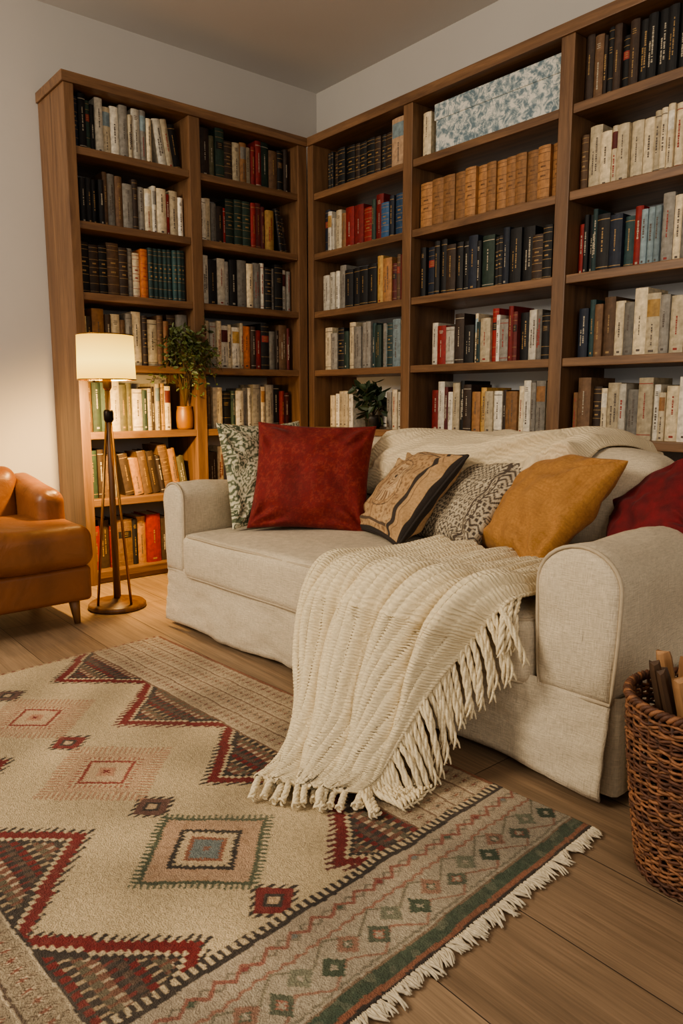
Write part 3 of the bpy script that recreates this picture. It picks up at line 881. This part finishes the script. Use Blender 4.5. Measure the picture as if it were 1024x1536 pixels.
# ------------------------------------------------------------------ rug
CREAM=(212,190,152);RED=(118,28,28);DK=(52,45,42);GRN=(64,80,64);GRG=(170,158,138);TAN=(196,175,145);RUST=(146,92,70);BLU=(114,124,122);PINK=(190,152,124);OLV=(98,90,72)
def tri(x): return abs((x%1)-.5)*2
def rugcol(a,b):
    LA=1.74; a2=a; c=abs(b-.62)
    if LA-a<.014: return (190,160,122) if (b/.03)%1<.6 else RUST
    if a2<.245:
        if a2<.008: return DK
        if a2<.018: return RUST
        if a2<.044: return GRN if nz(a*40,b*40)>-.3 else (94,102,84)
        if a2<.049: return (128,104,84)
        if a2<.158:
            P_=.052; cell=int(b/P_); t=(b/P_)%1; ym=.104+(.010 if cell%2 else -.010)
            q_=.0045
            dx=round(abs(t-.5)*P_/q_)*q_; dy=round(abs(a2-ym)/q_)*q_; m=dx+dy
            if m<.005: return GRG
            if m<.0245:
                if cell%4==0: return (60,75,58)
                if cell%4==1: return (116,118,98)
                if cell%4==2: return (76,84,68) if m>.010 else (150,92,76)
                return (146,104,86) if m>.012 else (84,92,74)
            if abs(a2-.104-.034*(tri(b/(2*P_))-.5)-.027)<.0026: return (118,112,92)
            if abs(a2-.104-.034*(tri(b/(2*P_))-.5)+.029)<.0026: return (150,108,90)
            if abs(a2-.151-.006*(tri(b/.026)-.5))<.003: return (156,108,90)
            if abs(a2-.057-.004*(tri(b/.02)-.5))<.0025: return (126,119,101)
            return GRG
        if a2<.218:
            t=tri(b/.05)
            if abs((a2-.188)-.020*(t-.5))<.0042: return (150,92,78)
            if abs((a2-.188)+.020*(t-.5))<.003: return (132,122,104)
            cell=int(b/.10)
            if abs(((b/.10)%1)-.5)*.10+abs(a2-.188)<.013: return (BLU,(130,60,56),(76,90,72))[cell%3]
            return (180,164,142)
        if a2<.228: return DK
        return DK if (b/.016)%1<.5 else CREAM
    if c>.35:
        q=c-.35
        if q<.006: return DK if b>.62 else (126,94,74)
        if q>.257: return RUST
        base=TAN if b<.62 else (168,151,125)
        band=int(q/.064); fq=(q/.064)%1; z=tri(a/.052+.5*(band%2))
        if fq<.09: return (132,102,80) if b<.62 else (98,80,66)
        if fq<.15: return (212,192,160)
        d=abs(z-.5)*1.0+abs(fq-.58)
        if d<.16: return ((134,76,60),(104,92,76),(150,100,76))[band%3]
        if d<.22: return (214,194,162)
        if d<.30: return ((112,92,74),(140,88,68),(104,90,76))[band%3]
        if .42<d<.48: return (150,122,98) if b<.62 else (110,92,74)
        return base
    k=round((a-.28)/.425); ac=.28+.425*k; st=.0105
    da=round(abs(a-ac)/st)*st; dc=round((.35-c)/st)*st
    e=1-da/.2125-dc/.205
    if e>-.001:
        if e<.15: return RED
        if e<.20: return CREAM
        if e<.28: return DK
        s=int((.35-c)/.0155)
        col=(RED,DK,OLV,(122,78,62),DK,(90,68,57))[(s+k)%6]
        if tri(a/.021+.5*(s%2))<.34: col=(DK,(188,162,126),(122,78,62),TAN,(118,42,39),DK)[(s+k)%6]
        return col
    if e>-.085 and ((a+.3*c)/.0165)%1<.45: return DK if b>.62 or k%2 else (100,46,42)
    k=round((a-.49)/.42)
    if 0<=k<=2:
        ac=.49+.42*k; da=a-ac; db=b-.62; sq=.0062
        m=abs(round(da/sq)*sq)+abs(round(db/sq)*sq); th=((da-db) if da*db>0 else (da+db))/.0165%1<.45
        if k==0:
            if m<.172 and m>.150 and th: return (80,90,70)
            if .140<m<=.150: return (76,86,66)
            if .088<m<=.140: return (194,159,129) if nz(a*50,b*50)<.3 else (179,144,114)
            if .074<m<=.088: return (54,48,44) if th or m>.080 else CREAM
            if .050<m<=.074: return (206,182,146)
            if .043<m<=.050: return RUST
            if m<=.043: return BLU if m>.012 else (138,96,80)
        else:
            if .125<m<.175 and th: return (187,138,109)
            if .100<m<=.125: return (202,166,133)
            if .085<m<=.100 and th: return (170,104,83)
            if .066<m<=.078: return (146,56,48)
            if .030<m<=.066: return (206,175,140)
            if m<=.012: return RED
            if m<=.030: return (191,138,110)
    k=round((a-.28)/.42); da=a-(.28+.42*k); db=b-.62; m=max(abs(da+db),abs(da-db))*.5+.5*(abs(da)+abs(db))
    if m<.060:
        th=(da/.014)%1<.5
        if m>.046: return DK if th else CREAM
        if m>.024: return (122,34,34) if k%2==0 else (108,74,64)
        if m>.014: return DK
        return (204,174,138)
    for (ma,mb_) in ((1.66,.86),(1.60,.93)):
        if abs(a-ma)+abs(b-mb_)<.022 and ((a*80)%1)<.6: return (110,96,84)
    return CREAM
RC=(1.303,.746); RA=Vector((-.0700,.9975)); RBv=Vector((-.9975,-.0700))
def build_rug():
    LA,LB,st=1.74,1.24,.0027
    na=int(LA/st); nb=int(LB/st); vs=[];cols=[];fs=[]
    for i in range(na+1):
        for j in range(nb+1):
            a=LA*i/na; b=LB*j/nb
            aj=a+.005*nz(a*14,b*14,1)+.0014*nz(a*120,b*120,4); bj=b+.005*nz(a*14,b*14,5)+.0014*nz(a*120,b*120,8)
            z=.0085+.0012*nz(a*8,b*8,3)+.0010*nz(a*110,b*110)
            if i in(0,na) or j in (0,nb): z=.003
            vs.append((a,b,z)); c=rugcol(aj,bj)
            fade=.08+.22*max(0,nz(a*5,b*5,12)+.25)+.20*max(0,nz(a*60,b*60,13))
            c=mixc(c,(190,172,142),min(.42,fade))
            w=.92+.16*nz(a*6,b*6,9); cols.append(lin([t*w for t in c]))
    W=nb+1
    for i in range(na):
        for j in range(nb):
            q=i*W+j; fs.append((q,q+W,q+W+1,q+1))
    n0=len(vs)
    for (i,j) in ((0,0),(na,0),(na,nb),(0,nb)):
        vs.append((LA*i/na,LB*j/nb,.0005)); cols.append(lin(GRG))
    fs.append((n0,n0+3,n0+2,n0+1))
    def P(i,j): return i*W+j
    fs.append([P(0,j) for j in range(nb+1)]+[n0+3,n0]); fs.append([P(na,j) for j in range(nb,-1,-1)]+[n0+1,n0+2])
    fs.append([P(i,0) for i in range(na,-1,-1)]+[n0,n0+1]); fs.append([P(i,nb) for i in range(na+1)]+[n0+2,n0+3])
    o=raw('area_rug',vs,fs,RUGM,cols=cols)
    o.matrix_world=Matrix(((RA.x,RBv.x,0,RC[0]),(RA.y,RBv.y,0,RC[1]),(0,0,1,0),(0,0,0,1)))
    rg=random.Random(9); n=99
    for k in range(n):
        b=.006+(LB-.012)*k/(n-1); mb=MB(); bend=rg.uniform(-.012,.012); L0=rg.uniform(.022,.038)
        for q in range(4):
            L=L0*rg.uniform(.8,1.15); c=bend+rg.uniform(-.008,.008); P=[]; b0=b+(q-1.5)*.0030
            for i in range(7):
                t=i/6; P.append((.004-L*t, b0-(q-1.5)*.0014*t+c*t*t+.0018*math.sin(t*5+k+q), .0065-.0025*t+.003*math.sin(t*PI)*rg.uniform(.5,1.2)))
            mb.tube(P,[.0020,.0025,.0027,.0027,.0025,.0020,.0011],5)
        mb.build('tassel',RFRINGE,o)
    tag(o,'cream kilim-style rug with stepped red half-diamonds, medallions and pale fringe','rug')
build_rug()

# ------------------------------------------------------------------ floor lamp
def lamp():
    x,y=1.232,2.975
    r=empty('floor_lamp',(x,y,0))
    MB().lathe([(.112,0),(.120,.004),(.120,.016),(.112,.024),(.03,.028),(.018,.04),(.0,.041)],40,capt=False).build('base',WLAMP,r)
    MB().tube([(0,0,.035),(0,0,.5),(0,0,.93)],[.014,.013,.011],14).build('pole',WLAMP,r)
    for a in (-75,60,190):
        d=Vector((math.cos(R(a)),math.sin(R(a)),0))
        MB().tube([d*.010+Vector((0,0,.80)),d*.05+Vector((0,0,.42)),d*.092+Vector((0,0,.026))],.0055,10).build('brace',BRASS,r)
    MB().lathe([(.016,.79),(.02,.80),(.02,.83),(.016,.84)],20).build('collar',DMETAL,r)
    MB().lathe([(.012,.92),(.018,.93),(.018,.975),(.012,.985)],20).build('socket',BRASS,r)
    MB().lathe([(.0,.985),(.014,.99),(.028,1.03),(.026,1.055),(.012,1.075),(.0,1.078)],20,capb=False,capt=False).build('bulb',BULB,r)
    sh=MB().lathe([(.116,.962),(.1147,1.01),(.1138,1.05),(.1127,1.10),(.112,1.140),(.110,1.140),(.114,.962),(.116,.962)],56,capb=False,capt=False).build('lamp_shade',SHADE,r)
    rim=MB()
    for (z,rr) in ((.962,.115),(1.140,.111)): rim.tube([(rr*math.cos(2*PI*i/48),rr*math.sin(2*PI*i/48),z) for i in range(48)],.0025,6,closed=True)
    rim.build('shade_rim',BRASS,sh)
    sp=MB()
    for i in range(3):
        a=2*PI*i/3+.4; sp.tube([(.015*math.cos(a),.015*math.sin(a),.972),(.113*math.cos(a),.113*math.sin(a),.966)],.002,5)
    sp.build('shade_spider',DMETAL,r)
    tag(r,'lit floor lamp with cream drum shade on a slim wooden stand','lamp')
    l=bpy.data.lights.new('lamp_glow','SPOT'); l.energy=105; l.color=(1,.62,.23); l.shadow_soft_size=.03; l.spot_size=R(168); l.spot_blend=.8
    lo=bpy.data.objects.new('lamp_glow',l); COL.objects.link(lo); lo.location=(x+.055,y+.055,.968)
    lo.rotation_euler=Vector((.26,.45,-.62)).to_track_quat('-Z','Y').to_euler()
lamp()

# ------------------------------------------------------------------ armchair
def armchair():
    r=empty('armchair',(.678,3.07,0))
    def puff(p,h):
        k=(1-(p.x/h.x)**2)*(1-(p.y/h.y)**2)
        if p.z>0: p.z+=.012*k
        p+=Vector((nz(p.x*5,p.y*5,p.z*5),nz(p.x*5,p.y*5,p.z*5+7),nz(p.x*4,p.y*4,2)))*.008
        return p
    def puffb(p,h):
        k=(1-(p.x/h.x)**2)*(1-(p.z/h.z)**2)
        p.y+=-.03*k if p.y<0 else .012*k
        p.y+=(p.z+h.z)*.10
        p+=Vector((nz(p.x*5,p.z*5,1),0,nz(p.x*6,p.y*6,4)))*.010
        return p
    def puffa(p,h):
        if p.z>0: p.z+=.006*(1-(p.x/h.x)**2)+.05*(p.y/h.y+1)*.5
        p+=Vector((nz(p.x*7,p.y*6,p.z*6),nz(p.x*6,p.z*7,3),nz(p.x*6,p.y*6,4)))*.007
        return p
    MB().rbox(-.375,.375,-.285,.30,.10,.24,.02,3,(8,6,3)).build('base',LEATH,r)
    MB().rbox(-.385,.385,-.315,.16,.238,.404,.05,4,(14,10,4),puff).build('seat_cushion',LEATH,r)
    MB().rbox(-.27,.27,.12,.30,.24,.60,.06,5,(14,4,8),puffb).build('backrest',LEATH,r)
    for s in (-1,1):
        x0,x1=sorted((s*.245,s*.365))
        MB().rbox(x0,x1,-.11,.31,.23,.515,.045,5,(4,10,8),puffa).build('arm',LEATH,r)
    for (x,y) in ((-.32,-.22),(.32,-.22),(-.32,.24),(.32,.24)):
        MB().tube([(x*1.03,y*1.03,0),(x,y,.115)],[.012,.024],12).build('leg',WLEG,r)
    r.rotation_euler=(0,0,R(2))
    tag(r,'worn tan leather armchair at the left edge beside the lamp','armchair')
armchair()

# ------------------------------------------------------------------ basket
def basket():
    bx,by=1.322,.545
    r=empty('wicker_basket',(bx,by,0))
    H=.345
    def rad(z): 
        t=z/H; return .101+.027*math.sin(min(1,t*1.1)*PI/2)+.009*t*t
    rows=60; ns=38
    mb=MB()
    for j in range(rows):
        z=.006+(H-.022)*j/(rows-1); P=[]; K=ns*4
        for i in range(K):
            a=2*PI*i/K; q=rad(z)+.0034*math.sin(ns*a/2+PI*j)+.0028*nz(i*.7,j*3.1)
            P.append((q*math.cos(a),q*math.sin(a),z+.0015*math.sin(ns*a/2+1+j)+.006*nz(i*.2,j*1.7)))
        mb.tube(P,[.0030+.0012*nz(i*.9,j*2.3,8) for i in range(K)],5,closed=True,mi=1 if hsh(j,2)>.5 else 0)
    mb.build('weave',[WICK,WICKL],r)
    st=MB()
    for k in range(ns):
        a=2*PI*k/ns; st.tube([((rad(z)-.001)*math.cos(a),(rad(z)-.001)*math.sin(a),z) for z in [H*i/8 for i in range(9)]],.0035,5)
    st.build('stakes',WICK,r)
    rm=MB()
    for ph in (0,2*PI/3,4*PI/3):
        P=[]
        for i in range(160):
            a=2*PI*i/160; q=rad(H)+.0055*math.cos(a*26+ph); P.append((q*math.cos(a),q*math.sin(a),H+.0055*math.sin(a*26+ph)))
        rm.tube(P,.0045,6,closed=True,mi=1 if ph==0 else 0)
    rm.build('rim',[WICK,WICKL],r)
    MB().lathe([(.0,.004),(.100,.004)],32,capb=False,capt=False).build('bottom',WICK,r)
    tag(r,'tall woven wicker basket on the floor beside the right sofa arm','basket')
    WH=wood('split_wood',(120,84,54),(188,144,100),'Z',.6)
    WH2=wood('dark_split_wood',(56,42,31),(96,71,51),'Z',.6)
    rg=random.Random(4)
    def stick(label,bot,top,rr,m,n=7):
        b=Vector(bot);t=Vector(top); d=(t-b); L=d.length; q=d.to_track_quat('Z','Y')
        mb=MB(); rings=[]
        rad_=[rr*rg.uniform(.75,1.2) for _ in range(n)]
        for k,z in enumerate((0,.25,.5,.75,.97,1.0)):
            s=(1,1.04,.97,1.02,.98,.86)[k]; w=Vector((nz(z*3,rr*90,1),nz(z*3,rr*90,5),0))*.005
            rings.append([mb.v((w.x+rad_[i]*s*math.cos(2*PI*i/n),w.y+rad_[i]*s*math.sin(2*PI*i/n),z*L+(.004*math.sin(i*1.7) if k==5 else 0))) for i in range(n)])
        for i in range(len(rings)-1):
            for k in range(n): mb.f([rings[i][k],rings[i][(k+1)%n],rings[i+1][(k+1)%n],rings[i+1][k]])
        mb.f(list(reversed(rings[0]))); mb.f(rings[-1])
        o=mb.build('wooden_stick',m,smooth=False)
        o.location=Vector((bx,by,0))+b; o.rotation_euler=q.to_euler()
        tag(o,label,'stick')
    stick('thick pale split stick standing at the front of the basket',(-.02,-.04,.015),(-.038,-.060,.395),.017,WH)
    stick('pale split stick leaning left in the basket',(.03,-.01,.015),(-.100,.012,.405),.014,WH)
    stick('pale split stick at the back of the basket',(.04,.03,.015),(.0,.090,.41),.015,WH)
    stick('pale split stick leaning to the right of the basket',(.0,-.02,.015),(.068,-.03,.41),.016,WH)
    stick('thin dark stick leaning left behind the pale sticks',(.02,.02,.015),(-.078,.066,.415),.011,WH2)
    stick('thin pale stick in the middle of the basket',(.0,.03,.015),(-.048,.022,.43),.013,WH)
    stick('thin dark stick at the right of the basket',(-.02,-.03,.015),(.03,.04,.44),.013,WH2)
    stick('dark stick nearest the front left rim of the basket',(.03,.0,.015),(-.080,-.044,.395),.013,WH2)
    stick('dark stick between the pale sticks at the basket front',(.02,.02,.015),(-.002,-.052,.40),.014,WH2)
    stick('dark broad stick low at the back left of the basket',(.0,.0,.015),(-.045,.072,.395),.017,WH2)
    stick('short pale stick against the front rim of the basket',(.0,-.03,.015),(.020,-.082,.385),.014,WH)
    stick('pale twiggy stick between the dark sticks on the left',(.03,.03,.015),(-.072,-.012,.425),.011,WH)
    stick('pale stick standing upright near the middle of the basket',(.01,.01,.015),(.000,.015,.425),.015,WH)
    stick('dark stick just behind the left rim of the basket',(.02,.0,.015),(-.103,.043,.41),.011,WH2)
    stick('pale stick close beside the front left rim of the basket',(.0,-.02,.015),(-.058,-.084,.385),.012,WH)
basket()

# ------------------------------------------------------------------ light
w=bpy.data.worlds.new('world'); sc.world=w; w.use_nodes=True
bg=w.node_tree.nodes['Background']; bg.inputs[0].default_value=(1.0,.93,.83,1); bg.inputs[1].default_value=.58
def area(name,loc,tgt,size,energy,col,sy=None):
    l=bpy.data.lights.new(name,'AREA'); l.energy=energy; l.color=col; l.size=size
    if sy: l.shape='RECTANGLE'; l.size_y=sy
    o=bpy.data.objects.new(name,l); COL.objects.link(o); o.location=loc
    o.rotation_euler=(Vector(tgt)-Vector(loc)).to_track_quat('-Z','Y').to_euler(); return o
area('window_light',(-1.6,2.35,2.2),(1.6,1.2,.5),1.2,90,(1,.87,.69),1.2)
area('added_fill_light',(-.7,-1.9,1.8),(2.0,2.6,1.4),1.4,26,(1,.92,.83),1.2)  # added fill from behind the camera, lifts bookcase fronts and walls
